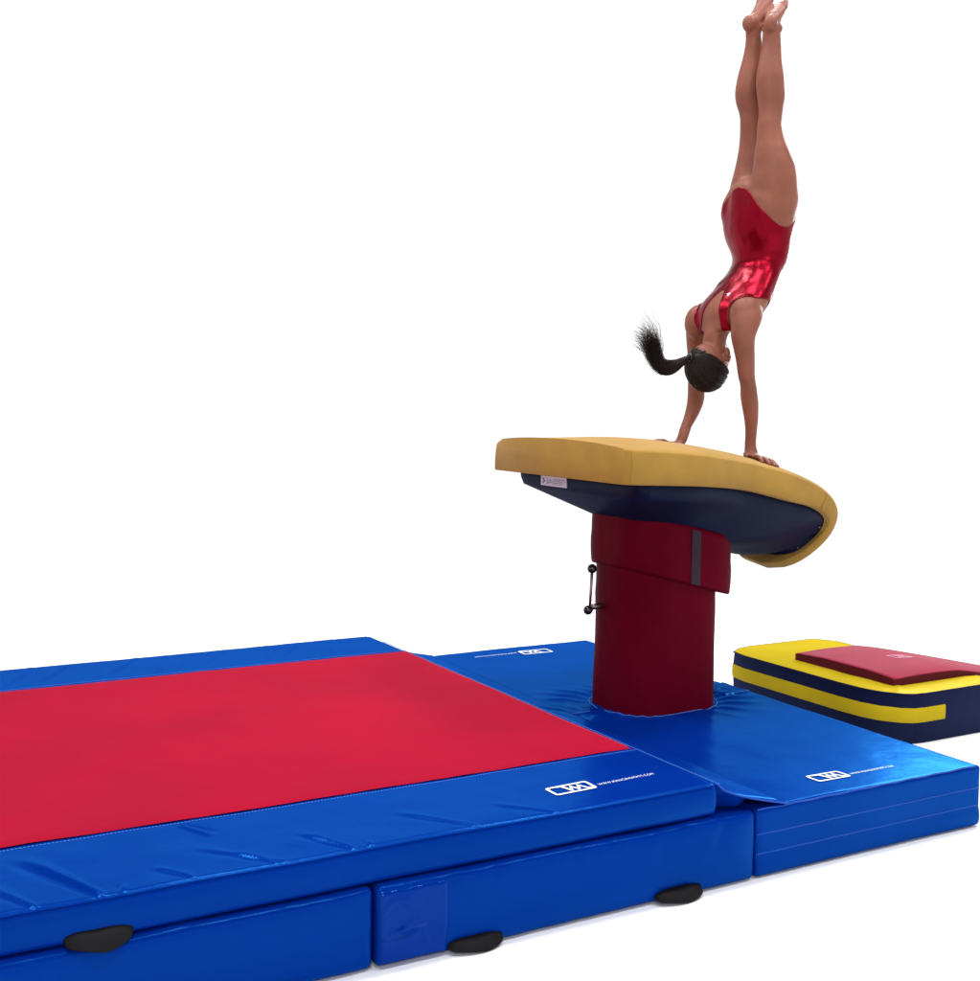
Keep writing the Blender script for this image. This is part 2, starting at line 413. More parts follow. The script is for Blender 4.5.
# apron from the red-topped mat down to the surround mat
def apron(y0, y1, par):
    n1, n2 = 16, max(10, int((y1-y0)/.03)); vs = []
    for j in range(n2+1):
        y = lerp(y0, y1, j/n2)
        for i in range(n1+1):
            t = i/n1; x = lerp(2.343, 2.60, t)
            z = lerp(.305, .2175, t**.62)+.0035*math.sin(math.pi*t)*nz((x*2, y*2.2, 0), 5, 7)
            z = max(z, .2165)
            vs.append((x, y-(.022*t if j == 0 else 0), z))
    mb = MB(); k = n1+1
    mb.add(vs, [(j*k+i, j*k+i+1, (j+1)*k+i+1, (j+1)*k+i) for j in range(n2) for i in range(n1)])
    o = mb.build('joining_apron', M_blue, par)
    md = o.modifiers.new('s', 'SOLIDIFY'); md.thickness = .004; md.offset = -1
    dashes('stitching', (2.352, y0, 0), (2.352, y1, 0), lambda x, y: .3045, M_stitch, par, w=.0012)
apron(2.745, 3.945, nearM); apron(3.952, 5.08, farM)
mb = MB(); tube(mb, [(2.345+.255*t/14, 2.742-.022*t/14, lerp(.305, .2165, (t/14)**.62)) for t in range(15)], .0032, 6); mb.build('piping', M_welt, nearM)
# loose lower flap in the notch
mb = MB(); vs = []
for i in range(13):
    for j in range(7):
        t = i/12; x = 2.345+.125*t; u = j/6
        vs.append((x, 2.762+.012*math.sin(6*t)+.02*(1-u), lerp(.2165, lerp(.298, .245, t**.7), u)))
mb.add(vs, [(i*7+j, (i+1)*7+j, (i+1)*7+j+1, i*7+j+1) for i in range(12) for j in range(6)]); mb.build('side_flap', M_blue, nearM)

# ------------------------------------------------------------------ printed mark: slanted frame with a zigzag letter, and web address
def stroke(mb, pts, w, z=0, closed=False):
    P = [V((p[0], p[1], 0)) for p in pts]; n = len(P); L, R = [], []
    for i in range(n):
        if closed: a, b = P[(i-1) % n], P[(i+1) % n]
        else: a, b = P[max(0, i-1)], P[min(n-1, i+1)]
        d1 = (P[i]-a).normalized() if (P[i]-a).length > 1e-6 else (b-P[i]).normalized()
        d2 = (b-P[i]).normalized() if (b-P[i]).length > 1e-6 else d1
        t = (d1+d2).normalized() if (d1+d2).length > .1 else d1
        nn = V((-t.y, t.x, 0)); k = 1/max(.45, nn.dot(V((-d1.y, d1.x, 0))))
        L.append(P[i]+nn*w*.5*k); R.append(P[i]-nn*w*.5*k)
    m_ = n if closed else n-1
    mb.add(L+R, [(i, (i+1) % n, n+(i+1) % n, n+i) for i in range(m_)])
def mark_mesh(text=True):
    mb = MB(); h = .062; Lw = .145
    def rc(pts, r=.008):
        out = []
        n = len(pts)
        for i in range(n):
            p, a, b = V(pts[i]), V(pts[i-1]), V(pts[(i+1) % n])
            for t in (0, .33, .66, 1):
                q0 = p+(a-p).normalized()*r; q1 = p+(b-p).normalized()*r
                out.append((q0*(1-t)*(1-t)+2*p*t*(1-t)+q1*t*t))
        return out
    stroke(mb, rc([(0, 0), (Lw, 0), (Lw, h), (0, h)]), .0095, closed=True)
    stroke(mb, [(.034, h-.002), (.052, h-.002), (.066, .010)], .011)
    stroke(mb, [(.062, .010), (.080, h*.72), (.093, .012)], .009)
    stroke(mb, [(.091, .012), (.107, h*.74), (.122, .010)], .009)
    stroke(mb, [(.120, .009), (.140, .009)], .010)
    vs = [V(v) for v in mb.v]; fs = list(mb.f)
    if text:
        cu = bpy.data.curves.new('t', 'FONT'); cu.body = 'WWW.MANCINOMATS.COM'; cu.size = .0185; cu.space_character = 1.12
        to = bpy.data.objects.new('t', cu); COL.objects.link(to); bpy.context.view_layer.update()
        me = bpy.data.meshes.new_from_object(to.evaluated_get(bpy.context.evaluated_depsgraph_get()))
        xmax = max(v.co.x for v in me.vertices); k = .215/xmax
        n = len(vs); vs += [V((.165+v.co.x*k, .010+v.co.y*1.15, 0)) for v in me.vertices]
        fs += [tuple(n+i for i in p.vertices) for p in me.polygons]
        bpy.data.objects.remove(to); bpy.data.meshes.remove(me)
    return vs, fs
def place_mark(parent, org, ux, uy, zf, scale=1.0, name='printed_mark'):
    vs, fs = mark_mesh(); out = []
    # subdivide-free: project each vertex on the skin, then give it a hair of thickness
    for v in vs:
        p = V(org)+V(ux)*v.x*scale+V(uy)*v.y*scale; out.append(V((p.x, p.y, zf(p.x, p.y)+.0022)))
    return mesh_obj(name, out, fs, M_print, parent, False)
place_mark(top, (1.868, 2.868, 0), (1, .045, 0), (0, 1, 0), zc, .95)
place_mark(nearM, (2.845, 2.835, 0), (1, .0, 0), (-.06, 1, 0), zcoll, .92)
place_mark(farM, (3.165, 4.985, 0), (-1, 0, 0), (0, -1, 0), lambda x, y: disp_coll(False)(V((x, y, .212)), V((0, 0, 1))).z, 1.05)

# ------------------------------------------------------------------ vaulting table
vt = thing('vaulting_table', 'tan-topped vaulting table with navy underside on a dark red column', 'vaulting table', (PCX, PCY, 0))
prof = resample(catmull([(2.54, 0, 1.250), (2.70, 0, 1.241), (2.88, 0, 1.227), (3.08, 0, 1.203), (3.27, 0, 1.172), (3.47, 0, 1.125), (3.62, 0, 1.072), (3.742, 0, .985),
                         (3.775, 0, .885), (3.745, 0, .785), (3.695, 0, .700)], 12), 90)
TY = 3.96; SL = [0]
for a, b in zip(prof, prof[1:]): SL.append(SL[-1]+(b-a).length)
ST = SL[-1]
def width(s, far=False):
    w = lerp(.475, .462, sstep(0, .35, s)); w = lerp(w, .372, sstep(.30, .78, s)); w = lerp(w, .31, sstep(.75, 1.25, s))
    s1 = ST-.40
    pw = 2.9 if far else 2.15
    if s > s1: w *= max(0, 1-((s-s1)/(ST-s1))**pw)**(1/pw)
    rr = .034 if far else .022
    if s < rr: w -= rr-math.sqrt(max(0, rr**2-(rr-s)**2))
    return max(w, .012)
def thick(s): return lerp(lerp(.124, .104, sstep(0, .8, s)), .045, sstep(.85, ST-.1, s))
def frame(i):
    a = prof[max(0, i-1)]; b = prof[min(len(prof)-1, i+1)]; t = (b-a).normalized(); return t, V((t.z, 0, -t.x))*-1
def crown(v): return .046*(1-abs(v)**2.5)
def tyc(s): return TY+.075*sstep(ST-.45, ST-.05, s)
rings = []
for i, c in enumerate(prof):
    t, n = frame(i); s = SL[i]; w = width(s); th = thick(s); r = min(.010, w*.6)
    if n.z < 0 and s < .8: n = -n
    ring_ = []
    wf = width(s, True)
    def pt(y, d): return c+V((0, tyc(s)+(y if y < 0 else y*wf/w), 0))+n*(d)
    m_ = 22
    for k in range(m_+1):
        v = -1+2*k/m_; y = v*(w-r); ring_.append(pt(y, crown(v*(w-r)/w)*min(1, w/.3)*lerp(.45, 1, sstep(0, .4, s))))
    for k in range(1, 6):
        a = math.pi/2*(1-k/6); ring_.append(pt(w-r+r*math.cos(a), -r+r*math.sin(a)))
    ring_.append(pt(w, -r)); ring_.append(pt(w+.004, -th*.5)); ring_.append(pt(w, -th+.006)); ring_.append(pt(w-.006, -th))
    ring_.append(pt(0, -th))
    ring_ += [pt(-w+.006, -th), pt(-w, -th+.006), pt(-w-.004, -th*.5), pt(-w, -r)]
    for k in range(5, 0, -1):
        a = math.pi/2*(1-k/6); ring_.append(pt(-(w-r+r*math.cos(a)), -r+r*math.sin(a)))
    for q_ in ring_:
        e_ = ((q_.y-tyc(s))/w-.86)/.14
        if e_ > 0: q_.z -= .030*e_*e_*max(0, 1+((q_-c).dot(n)-0)/.12)*(1-sstep(.0, .6, s))
    rings.append(ring_)
mb = MB(); loft(mb, rings, True)
pad = mb.build('padded_top', M_tan, vt); fix_normals(pad)
md = pad.modifiers.new('b', 'BEVEL'); md.width = .012; md.segments = 3; md.limit_method = 'ANGLE'; md.angle_limit = math.radians(50)
def surf_z(x, y):
    for i in range(len(prof)-1):
        if prof[i].x <= x <= prof[i+1].x:
            t = (x-prof[i].x)/(prof[i+1].x-prof[i].x); s = lerp(SL[i], SL[i+1], t)
            return lerp(prof[i].z, prof[i+1].z, t)+crown(min(1, abs(y-TY)/width(s)))*lerp(.45, 1, sstep(0, .4, s))
    return 1.1
# stitched seams on the pad's side wall
for s_at in (.012, ST-.44):
    i = min(range(len(SL)), key=lambda k: abs(SL[k]-s_at)); t, n = frame(i)
    if n.z < 0 and SL[i] < .8: n = -n
    w = width(SL[i]); th = thick(SL[i])
    for sg in (-1,):
        mb = MB(); tube(mb, [prof[i]+V((0, TY+sg*(w+.0045-.004*abs(q-.5)), 0))+n*(-th*q) for q in (.1, .3, .5, .7, .9, 1)], .0016, 6)
        mb.build('seam', M_tan, pad)

# navy shell under the pad
def outline(inset, depth, n=96):
    """points round the pad's underside, from the back centre along the near side to the tip and back"""
    out = []
    half = []
    S0 = inset+.04; S1 = ST-inset*.6
    for k in range(n//2+1):
        u = k/(n//2)
        if u < .14: s = S0; f = u/.14
        else: s = S0+(S1-S0)*(1-(1-(u-.14)/.86)**1.35); f = 1
        j = min(range(len(SL)), key=lambda q: abs(SL[q]-s)); jj = min(j, len(SL)-2)
        t, nn = frame(jj)
        if nn.z < 0 and SL[jj] < .8: nn = -nn
        iq = lerp(inset, inset*.55, sstep(ST-.7, ST-.3, s)); w = max(0, width(s)-iq)*f; wf = max(0, width(s, True)-iq)*f
        c = prof[jj].lerp(prof[jj+1], min(1, max(0, (s-SL[jj])/(SL[jj+1]-SL[jj]))))
        if k == n//2: w = wf = 0
        half.append((c-nn*(thick(s)+depth*(1-.65*sstep(ST-.65, ST-.2, s)))+V((0, tyc(s)-TY, 0)), w, wf))
    for c, w, wf in half: out.append(V((c.x, TY+c.y-w, c.z)))
    for c, w, wf in reversed(half[1:-1]): out.append(V((c.x, TY+c.y+wf, c.z)))
    return out
def sleeve_z_top(x): return .995-.25*(x-2.72)
n_ = 96
r0 = outline(.055, -.012, n_); r1 = outline(.058, .022, n_); r2 = outline(.068, .052, n_)
def sleeve_pts(hx, hy, r):
    st = resample((lambda q: q+[q[0]])([p for p in stadium(3.053, PCY, hx, hy, r, 12)]), n_)[:n_]
    k0 = min(range(n_), key=lambda k: (st[k]-V((3.053-hx, PCY, 0))).length)
    st = st[k0:]+st[:k0]
    if st[8].y > PCY: st = [st[0]]+st[:0:-1]
    return st
def smooth_ring(r):
    for _ in range(5):
        r = [r[k] if (k < 22 or k > n_-22) else (r[k-1]+r[k]*2+r[(k+1) % n_])/4 for k in range(n_)]
    return r
r0, r1, r2 = smooth_ring(r0), smooth_ring(r1), smooth_ring(r2)
tg = [V((p.x, p.y, sleeve_z_top(p.x)-.02)) for p in sleeve_pts(.24, .19, .17)]
rings = [r0, r1, r2]
for q in (.12, .28, .5, .75, 1.0):
    rg = []
    for a, b in zip(r2, tg):
        p = a.lerp(b, q); bul = math.sin(math.pi*q)
        xx = sstep(3.15, 3.7, a.x)
        p.z -= .030*bul*xx+.0*bul; rg.append(p)
    rings.append(rg)
mb = MB(); loft(mb, rings, True); sh = mb.build('underside_shell', M_navyshell, vt); fix_normals(sh)
# small rivets at the nose of the shell
mb = MB()
for k in (38, 44, 52):
    mb = MB(); p = r1[k]+(r2[k]-r0[k]).normalized()*.008; sphere(mb, p+(p-V((3.5, TY, .95))).normalized()*.004, .0045, 10, 6); mb.build('rivet', M_steel, sh)
# maker's plate on the back rim of the shell
mb = MB()
def plate_pt(u, v, lift):
    y = lerp(4.200, 4.015, u); xx = r1[0].x-.0035-lift; z = lerp(r1[0].z+.014, r1[0].z-.024, v)
    return V((xx+(.010*v*0), y, z))
back_x = min(r0[0].x, r1[0].x)
n1 = (r2[0]-r1[0])
vs = []
for (u, v) in ((0, 0), (1, 0), (1, 1), (0, 1)): vs.append(plate_pt(u, v, .0))
for (u, v) in ((0, 0), (1, 0), (1, 1), (0, 1)): vs.append(plate_pt(u, v, -.004))
mb.add(vs, [(0, 1, 2, 3), (0, 4, 5, 1), (1, 5, 6, 2), (2, 6, 7, 3), (3, 7, 4, 0)])
pl = mb.build('maker_plate', M_label, vt, False)
mb = MB()
for v in (.28, .45, .62, .78):
    u = .24
    while u < .95:
        du = random.uniform(.03, .09)
        if random.random() < .82:
            mb.add([plate_pt(u, v-.03, .001), plate_pt(min(.96, u+du), v-.03, .001), plate_pt(min(.96, u+du), v+.03, .001), plate_pt(u, v+.03, .001)], [(0, 1, 2, 3)])
        u += du+.02
mb.add([plate_pt(.06, .2, .001), plate_pt(.10, .2, .001), plate_pt(.17, .5, .001), plate_pt(.10, .8, .001), plate_pt(.06, .8, .001), plate_pt(.12, .5, .001)], [(0, 1, 2, 5), (5, 2, 3, 4)])
mb.build('plate_print', M_ink, pl, False)

# column: tight lower cover and the fuller sleeve on top
rings = []
for k in range(26):
    z = lerp(.17, .86, k/25); g = .004*sstep(.5, .2, z) if False else .004*(1-sstep(.2, .5, z))
    rg = []
    for p in stadium(3.030, PCY, .229+g, .203+g, .165, 12):
        d = (p-V((3.03, PCY, 0))).normalized(); a = math.atan2(d.y, d.x)
        w_ = .004*noise.noise(V((a*1.6, z*2.2, 1)))+.0035*math.exp(-((z-.60-.12*math.sin(a*2+4))/.03)**2)*math.sin(a*3)
        rg.append(V((p.x+d.x*w_, p.y+d.y*w_, z)))
    rings.append(rg)
mb = MB(); loft(mb, rings, True); colm = mb.build('column_cover', M_maroon, vt); fix_normals(colm)
def sl(x, q):      # sleeve height at a fraction q down
    return lerp(sleeve_z_top(x)+.02, .792-.262*(x-2.72), q)
rings = []
for q, g in ((0, .0), (.1, .0), (.25, .001), (.4, .001), (.55, .003), (.7, .003), (.85, .002), (.94, .001), (.985, -.001), (1, -.005), (.99, -.014), (.9, -.016)):
    rings.append([V((p.x, p.y, sl(p.x, q)))+V((0, 0, 0)) for p in stadium(3.052, PCY, .262+g, .222+g, .165, 14)])
mb = MB(); loft(mb, rings, True); slv = mb.build('upper_sleeve', M_maroon, vt); fix_normals(slv)
mb = MB(); vs = []
for q in range(9):
    for x in (3.028, 3.043, 3.058, 3.072): vs.append((x, PCY-.2276-(.0002 if x in (3.043, 3.058) else -.001), sl(x, .05+.93*q/8)))
mb.add(vs, [(q*4+i, q*4+i+1, q*4+i+5, q*4+i+4) for q in range(8) for i in range(3)]); mb.build('grey_strip', M_greyst, slv)
# height crank
cr = MB(); tube(cr, [(2.86, 3.995, .608), (2.777, 4.0, .604), (2.745, 4.003, .601)], [.0125, .0125, .0105], 14); shaft = cr.build('crank_shaft', M_steel, vt)
mb = MB(); tube(mb, [(2.745, 4.003, .584), (2.749, 4.003, .664), (2.753, 4.003, .749)], .0056, 10); mb.build('crank_arm', M_steel, vt)
mb = MB(); sphere(mb, (2.753, 4.003, .755), .0185); mb.build('knob', M_knob, vt)
mb = MB(); sphere(mb, (2.725, 3.985, .595), .0185); mb.build('knob', M_knob, vt)
mb = MB(); tube(mb, [(2.730, 3.99, .594), (2.749, 4.003, .596)], [.012, .013], 12); mb.build('hub', M_knob, vt)

# ------------------------------------------------------------------ safety collar
co = thing('safety_collar', 'yellow-topped U-shaped foam collar with navy sides and a yellow side band', 'mat', (4.3, 4.05, 0))
CX0, CX1, CY0, CY1, IN0, IN1, IX = 3.935, 4.60, 3.518, 4.60, 3.665, 4.235, 4.12
def ccw_outline(off=0):
    """outer boundary with broad chamfered corners, then the inner bay"""
    o_ = off
    P = [(CX1, CY0+o_), (4.115, CY0+o_), (4.06, CY0+.008+o_), (4.015, CY0+.038+o_), (CX0+.03+o_, CY0+.11), (CX0+.008+o_, CY0+.19), (CX0+o_, CY0+.30), (CX0+o_, 4.44), (CX0+.02+o_, 4.535), (CX0+.09, CY1-.02-o_), (CX0+.17, CY1-o_), (CX1-.06, CY1-o_), (CX1-o_, CY1-.10), (CX1-o_, IN1), (IX, IN1), (IX, IN0), (CX1, IN0)]
    return P
P = ccw_outline()
def wall(z0, z1, name, mat_, P=P, off=0, par=co):
    mb = MB(); n = len(P); ks = 6
    r = [[V((p[0], p[1], lerp(z0, z1, k/ks))) for p in P] for k in range(ks+1)]
    loft(mb, r, False); o = mb.build(name, mat_, par, False); fix_normals(o); return o
# foam body with navy sides
mb = MB(); lev = [(.0, .006), (.008, 0), (.05, 0), (.1, -.003), (.155, -.003), (.2, 0), (.2135, .001)]
rs = []
def inset(P, d):
    out = []; n = len(P)
    for i in range(n):
        a, p, b = V(P[i-1]), V(P[i]), V(P[(i+1) % n]); d1 = (p-a).normalized(); d2 = (b-p).normalized()
        n1, n2 = V((-d1.y, d1.x)), V((-d2.y, d2.x)); nn = (n1+n2).normalized(); k = 1/max(.4, nn.dot(n1)); q = p-nn*d*k*-1*-1
        out.append((q.x, q.y))
    return out
sg_ = 1
area = sum(P[i-1][0]*P[i][1]-P[i][0]*P[i-1][1] for i in range(len(P)))
sg_ = -1 if area > 0 else 1
for z, d in lev: rs.append([V((p[0], p[1], z)) for p in inset(P, sg_*d)])
loft(mb, rs, False); body = mb.build('side_cover', M_navy, co, False); fix_normals(body)
md = body.modifiers.new('b', 'BEVEL'); md.width = .012; md.segments = 3; md.limit_method = 'ANGLE'; md.angle_limit = math.radians(25)
for p in body.data.polygons: p.use_smooth = True
bm = bmesh.new(); Pt = inset(P, 0)
bv = [bm.verts.new((p[0]-4.3, p[1]-4.05, .2135)) for p in Pt]; f_ = bm.faces.new(bv)
bmesh.ops.triangulate(bm, faces=[f_])
bmesh.ops.subdivide_edges(bm, edges=bm.edges, cuts=5, use_grid_fill=True)
for v in bm.verts:
    if not v.is_boundary:
        x, y = v.co.x+4.3, v.co.y+4.05
        e = min(abs(y-CY0), abs(x-CX0), abs(y-CY1), abs(x-CX1), .06)/.06
        v.co.z += .005*e+.003*nz((x, y, 0), 9, 3)+.003*math.exp(-((x-4.05)-(y-3.60))**2/.0004)*e
me = bpy.data.meshes.new('top_cover'); bm.to_mesh(me); bm.free(); me.materials.append(M_yel)
tpc = bpy.data.objects.new('top_cover', me); COL.objects.link(tpc); tpc.parent = co; fix_normals(tpc)
for p in me.polygons: p.use_smooth = True
# yellow side band: wraps the left side and ends on the near face
Pb = [(4.235, CY0), (4.18, CY0)]+P[1:12]
dense = resample([V((p[0], p[1], 0)) for p in Pb], 80)
mb = MB(); rr = []
for z, d in ((.090, .001), (.093, .0065), (.12, .008), (.152, .0065), (.155, .001)):
    row_ = []
    for i, p in enumerate(dense):
        t = (dense[min(i+1, 80)]-dense[max(i-1, 0)]).normalized(); nn = V((-t.y, t.x, 0))
        if (p+nn*.1-V((4.4, 4.05, 0))).length < (p-V((4.4, 4.05, 0))).length: nn = -nn
        row_.append(V((p.x, p.y, z))+nn*d)
    rr.append(row_)
loft(mb, rr, False, closed=False); mb.build('side_band', M_yel, co)
mb = MB(); rs2 = [V((p.x, p.y, .2135)) for p in resample([V((p[0], p[1], 0)) for p in P+[P[0]]], 160)]
tube(mb, [p-V((0, 0, .0025)) for p in rs2], .004, 6, False); mb.build('piping', M_navy, co)

# springboard standing in the collar's bay
sb = thing('springboard', 'crimson carpeted springboard rising out of the yellow collar', 'springboard', (4.6, 3.94, 0))
bx = [4.075+1.12*i/40 for i in range(41)]
def bz(x):
    t = (x-4.075)/1.12; return .250+.006*math.sin(min(1, t*2.6)*math.pi)-.25*(max(0, t-.34)**2/(max(0, t-.34)+.08))
BY0, BY1 = 3.652, 4.243
top_, bot_ = [], []
rings = []
for x in bx:
    z = bz(x); t_ = .043
    rings.append([V((x, BY0, z-.004)), V((x, BY0+.006, z)), V((x, 3.8, z+.009)), V((x, 4.07, z+.009)), V((x, BY1-.006, z)), V((x, BY1, z-.004)), V((x, BY1, z-t_)), V((x, BY0, z-t_))])
mb = MB(); loft(mb, rings, True); dk = mb.build('deck', [M_pink, M_dkred], sb, False); fix_normals(dk)
for p in dk.data.polygons:
    if p.normal.z < .5: p.material_index = 1
    p.use_smooth = abs(p.normal.z) > .5
for yy in (3.80, 4.07):
    mb = MB()
    for k in range(5):
        t = k/5
    hel = [(4.50+.04*math.cos(a*.5), yy+.04*math.sin(a*.5), .015+.19*a/48) for a in range(49)]
    tube(mb, hel, .006, 8); mb.build('spring', M_steel, sb)
mb = MB(); mb.add([(4.14, 3.66, .0), (5.2, 3.66, 0), (5.2, 4.21, 0), (4.14, 4.21, 0), (4.14, 3.66, .018), (5.2, 3.66, .018), (5.2, 4.21, .018), (4.14, 4.21, .018)], [(0, 3, 2, 1), (4, 5, 6, 7), (0, 1, 5, 4), (1, 2, 6, 5), (2, 3, 7, 6), (3, 0, 4, 7)])
mb.build('base_board', M_dkred, sb, False)
vs, fs = mark_mesh(); out = [(4.36+v.x*.62, 3.90-v.x*.10+v.y*.9, 0) for v in vs]
pr = mesh_obj('printed_mark', [(x, y, bz(x)+.0112) for x, y, _ in out], fs, mat('faded_print', (.75, .30, .42), .7, .2), sb, False)

# ------------------------------------------------------------------ the gymnast
pe = thing('person', 'gymnast with a dark ponytail in handstand on the tan table, wearing a shiny red leotard', 'person', (3.30, 3.93, 1.2))
B = MB()
def rings_tube(rows, seg=28):
    """rows of (x, y, z, a, b)"""
    P = catmull([V(r[:3]) for r in rows], 4); A = catmull([V((r[3], r[4], 0)) for r in rows], 4)
    loft(B, [hring(p.x, p.y, p.z, q.x, q.y, seg) for p, q in zip(P, A)], True)
# torso from the hips (high) down to the shoulders
rings_tube([(3.505, 3.93, 2.33, .075, .10), (3.508, 3.93, 2.29, .120, .150), (3.510, 3.93, 2.24, .132, .168), (3.497, 3.93, 2.179, .127, .168), (3.494, 3.93, 2.098, .1165, .154), (3.507, 3.93, 2.038, .103, .134),
            (3.508, 3.93, 2.000, .094, .125), (3.486, 3.93, 1.956, .0905, .126), (3.442, 3.93, 1.892, .099, .140), (3.392, 3.93, 1.829, .110, .158), (3.356, 3.93, 1.779, .104, .162), (3.335, 3.93, 1.735, .082, .150), (3.312, 3.93, 1.70, .062, .110)])
# gluteals
for sy in (-1, 1): sphere(B, (3.472, 3.93+sy*.076, 2.205), (.092, .082, .098))
# bust and shoulder masses
for sy in (-1, 1):
    sphere(B, (3.412, 3.93+sy*.070, 1.865), (.064, .055, .062)); sphere(B, (3.318, 3.93+sy*.140, 1.760-.018*(sy > 0)), (.072, .058, .078))
# neck
rings_tube([(3.325, 3.93, 1.75, .062, .070), (3.300, 3.93, 1.71, .054, .056), (3.284, 3.93, 1.68, .048, .047), (3.278, 3.93, 1.645, .048, .046), (3.275, 3.93, 1.61, .05, .05)])
# head, inverted: crown at z 1.468, chin up and forward
sphere(B, (3.248, 3.93, 1.560), (.087, .073, .094), 28, 20)
sphere(B, (3.284, 3.93, 1.590), (.058, .058, .078), 24, 16)
sphere(B, (3.314, 3.93, 1.640), (.026, .028, .024))
tube(B, [V((3.333, 3.93, 1.565)), V((3.345, 3.93, 1.583)), V((3.356, 3.93, 1.600)), V((3.338, 3.93, 1.607))], [.008, .011, .014, .010], 10)
for sy in (-1, 1):
    for rr_, cz in ((.019, 1.598), (.013, 1.617)):
        ear = []
        for k in range(9):
            a = math.pi*.15+math.pi*1.5*k/8
            ear.append(V((3.283-.6*rr_*math.cos(a), 3.93+sy*(.078+.004*math.sin(a)), cz-rr_*math.sin(a)*1.1)))
        tube(B, ear, .0055, 8)
    sphere(B, (3.285, 3.93+sy*.071, 1.605), (.013, .010, .024))
# legs
near = [(3.500, 3.850, 2.18, .096, .080), (3.500, 3.850, 2.24, .102, .086), (3.496, 3.846, 2.308, .097, .087), (3.493, 3.846, 2.367, .086, .083), (3.482, 3.850, 2.426, .070, .068), (3.476, 3.852, 2.465, .058, .056), (3.470, 3.855, 2.524, .050, .047), (3.476, 3.857, 2.565, .049, .046),
        (3.478, 3.858, 2.600, .052, .048), (3.477, 3.858, 2.64, .059, .053), (3.473, 3.860, 2.68, .060, .054), (3.472, 3.862, 2.723, .057, .053), (3.474, 3.865, 2.782, .047, .044), (3.480, 3.868, 2.843, .039, .038), (3.480, 3.869, 2.881, .037, .035), (3.482, 3.870, 2.91, .037, .033)]
far = [(3.515, 4.012, 2.18, .094, .080), (3.518, 4.012, 2.24, .098, .086), (3.522, 4.010, 2.308, .092, .085), (3.528, 4.005, 2.37, .084, .080), (3.522, 3.999, 2.44, .069, .066), (3.512, 3.996, 2.492, .058, .055), (3.497, 3.991, 2.552, .049, .047), (3.490, 3.988, 2.592, .049, .046),
       (3.474, 3.985, 2.635, .055, .050), (3.467, 3.981, 2.680, .058, .053), (3.471, 3.977, 2.747, .053, .050), (3.476, 3.972, 2.806, .045, .042), (3.475, 3.968, 2.865, .035, .034), (3.471, 3.966, 2.903, .031, .030), (3.474, 3.964, 2.93, .033, .029)]
rings_tube(near, 24); rings_tube(far, 24)
# kneecaps on the front
sphere(B, (3.503, 3.855, 2.545), (.026, .030, .040)); sphere(B, (3.505, 3.996, 2.570), (.020, .026, .036))
# feet: pointed, heel to the back, toes up and forward
def foot(ax, ay, az, dirx, sgn):
    d = V(dirx).normalized(); dh = V((d.x, d.y, 0)).normalized(); side = V((-dh.y, dh.x, 0)); upn = d.cross(side).normalized()
    heel = V((ax, ay, az+.018))-dh*.036; mid = V((ax, ay, az+.040))+dh*.012; ball = V((ax, ay, az))+d*.135; toe = V((ax, ay, az))+d*.180
    rows = [(V((ax-.006, ay, az-.03)), .030, .030), (V((ax-.004, ay, az+.008)), .036, .031), (mid, .037, .033), (mid.lerp(ball, .5), .028, .036), (ball, .021, .041), (ball.lerp(toe, .6), .014, .040)]
    rr = []
    seg = 22
    C_ = catmull([r[0] for r in rows], 4); Q = catmull([V((r[1], r[2], 0)) for r in rows], 4)
    for i, (c, q) in enumerate(zip(C_, Q)):
        t = (C_[min(i+1, len(C_)-1)]-C_[max(i-1, 0)]).normalized(); n = side.cross(t).normalized()
        rr.append([c+n*q.x*math.cos(2*math.pi*k/seg)+side*q.y*math.sin(2*math.pi*k/seg) for k in range(seg)])
    loft(B, rr, True)
    sphere(B, heel, (.030, .027, .034)); sphere(B, heel.lerp(mid, .5), (.032, .029, .034))
    for sy in (-1, 1): sphere(B, V((ax, ay, az+.008))+side*sy*.030+dh*.004, (.013, .010, .016))
    # toes
    for k in range(5):
        u = (k-2)*sgn; L = (.046, .044, .040, .034, .028)[k]; r = (.0125, .0095, .009, .0085, .008)[k]
        b0 = ball.lerp(toe, .25)+side*u*.0165-d*(k*.005); b1 = b0+d*L+upn*.003
        tube(B, [b0, b0.lerp(b1, .5), b1.lerp(b0, .12), b1], [r, r*.95, r*.9, r*.45], 10)
foot(3.480, 3.868, 2.900, (.50, .40, .77), 1)
foot(3.474, 3.965, 2.925, (.45, .10, .88), -1)
# arms
narm = [(3.330, 3.80, 1.80, .060, .045), (3.318, 3.782, 1.765, .070, .056), (3.300, 3.770, 1.72, .060, .052), (3.286, 3.765, 1.675, .049, .047), (3.287, 3.760, 1.63, .042, .042), (3.293, 3.756, 1.579, .037, .037), (3.297, 3.752, 1.52, .032, .034), (3.306, 3.750, 1.482, .030, .034),
        (3.316, 3.756, 1.445, .033, .036), (3.326, 3.760, 1.41, .034, .034), (3.342, 3.768, 1.346, .0275, .028), (3.350, 3.776, 1.29, .0215, .024), (3.352, 3.780, 1.255, .021, .024), (3.354, 3.779, 1.222, .024, .026)]
farm = [(3.330, 4.05, 1.785, .052, .045), (3.325, 4.082, 1.762, .062, .055), (3.325, 4.092, 1.715, .052, .050), (3.330, 4.103, 1.66, .043, .045), (3.338, 4.110, 1.60, .038, .040), (3.345, 4.120, 1.53, .033, .035), (3.347, 4.126, 1.490, .032, .034), (3.350, 4.124, 1.455, .036, .036),
        (3.343, 4.120, 1.41, .036, .034), (3.318, 4.115, 1.355, .030, .029), (3.287, 4.108, 1.31, .0245, .025), (3.268, 4.10, 1.275, .0215, .025), (3.254, 4.10, 1.245, .0225, .026)]
rings_tube(narm, 22); rings_tube(farm, 22)
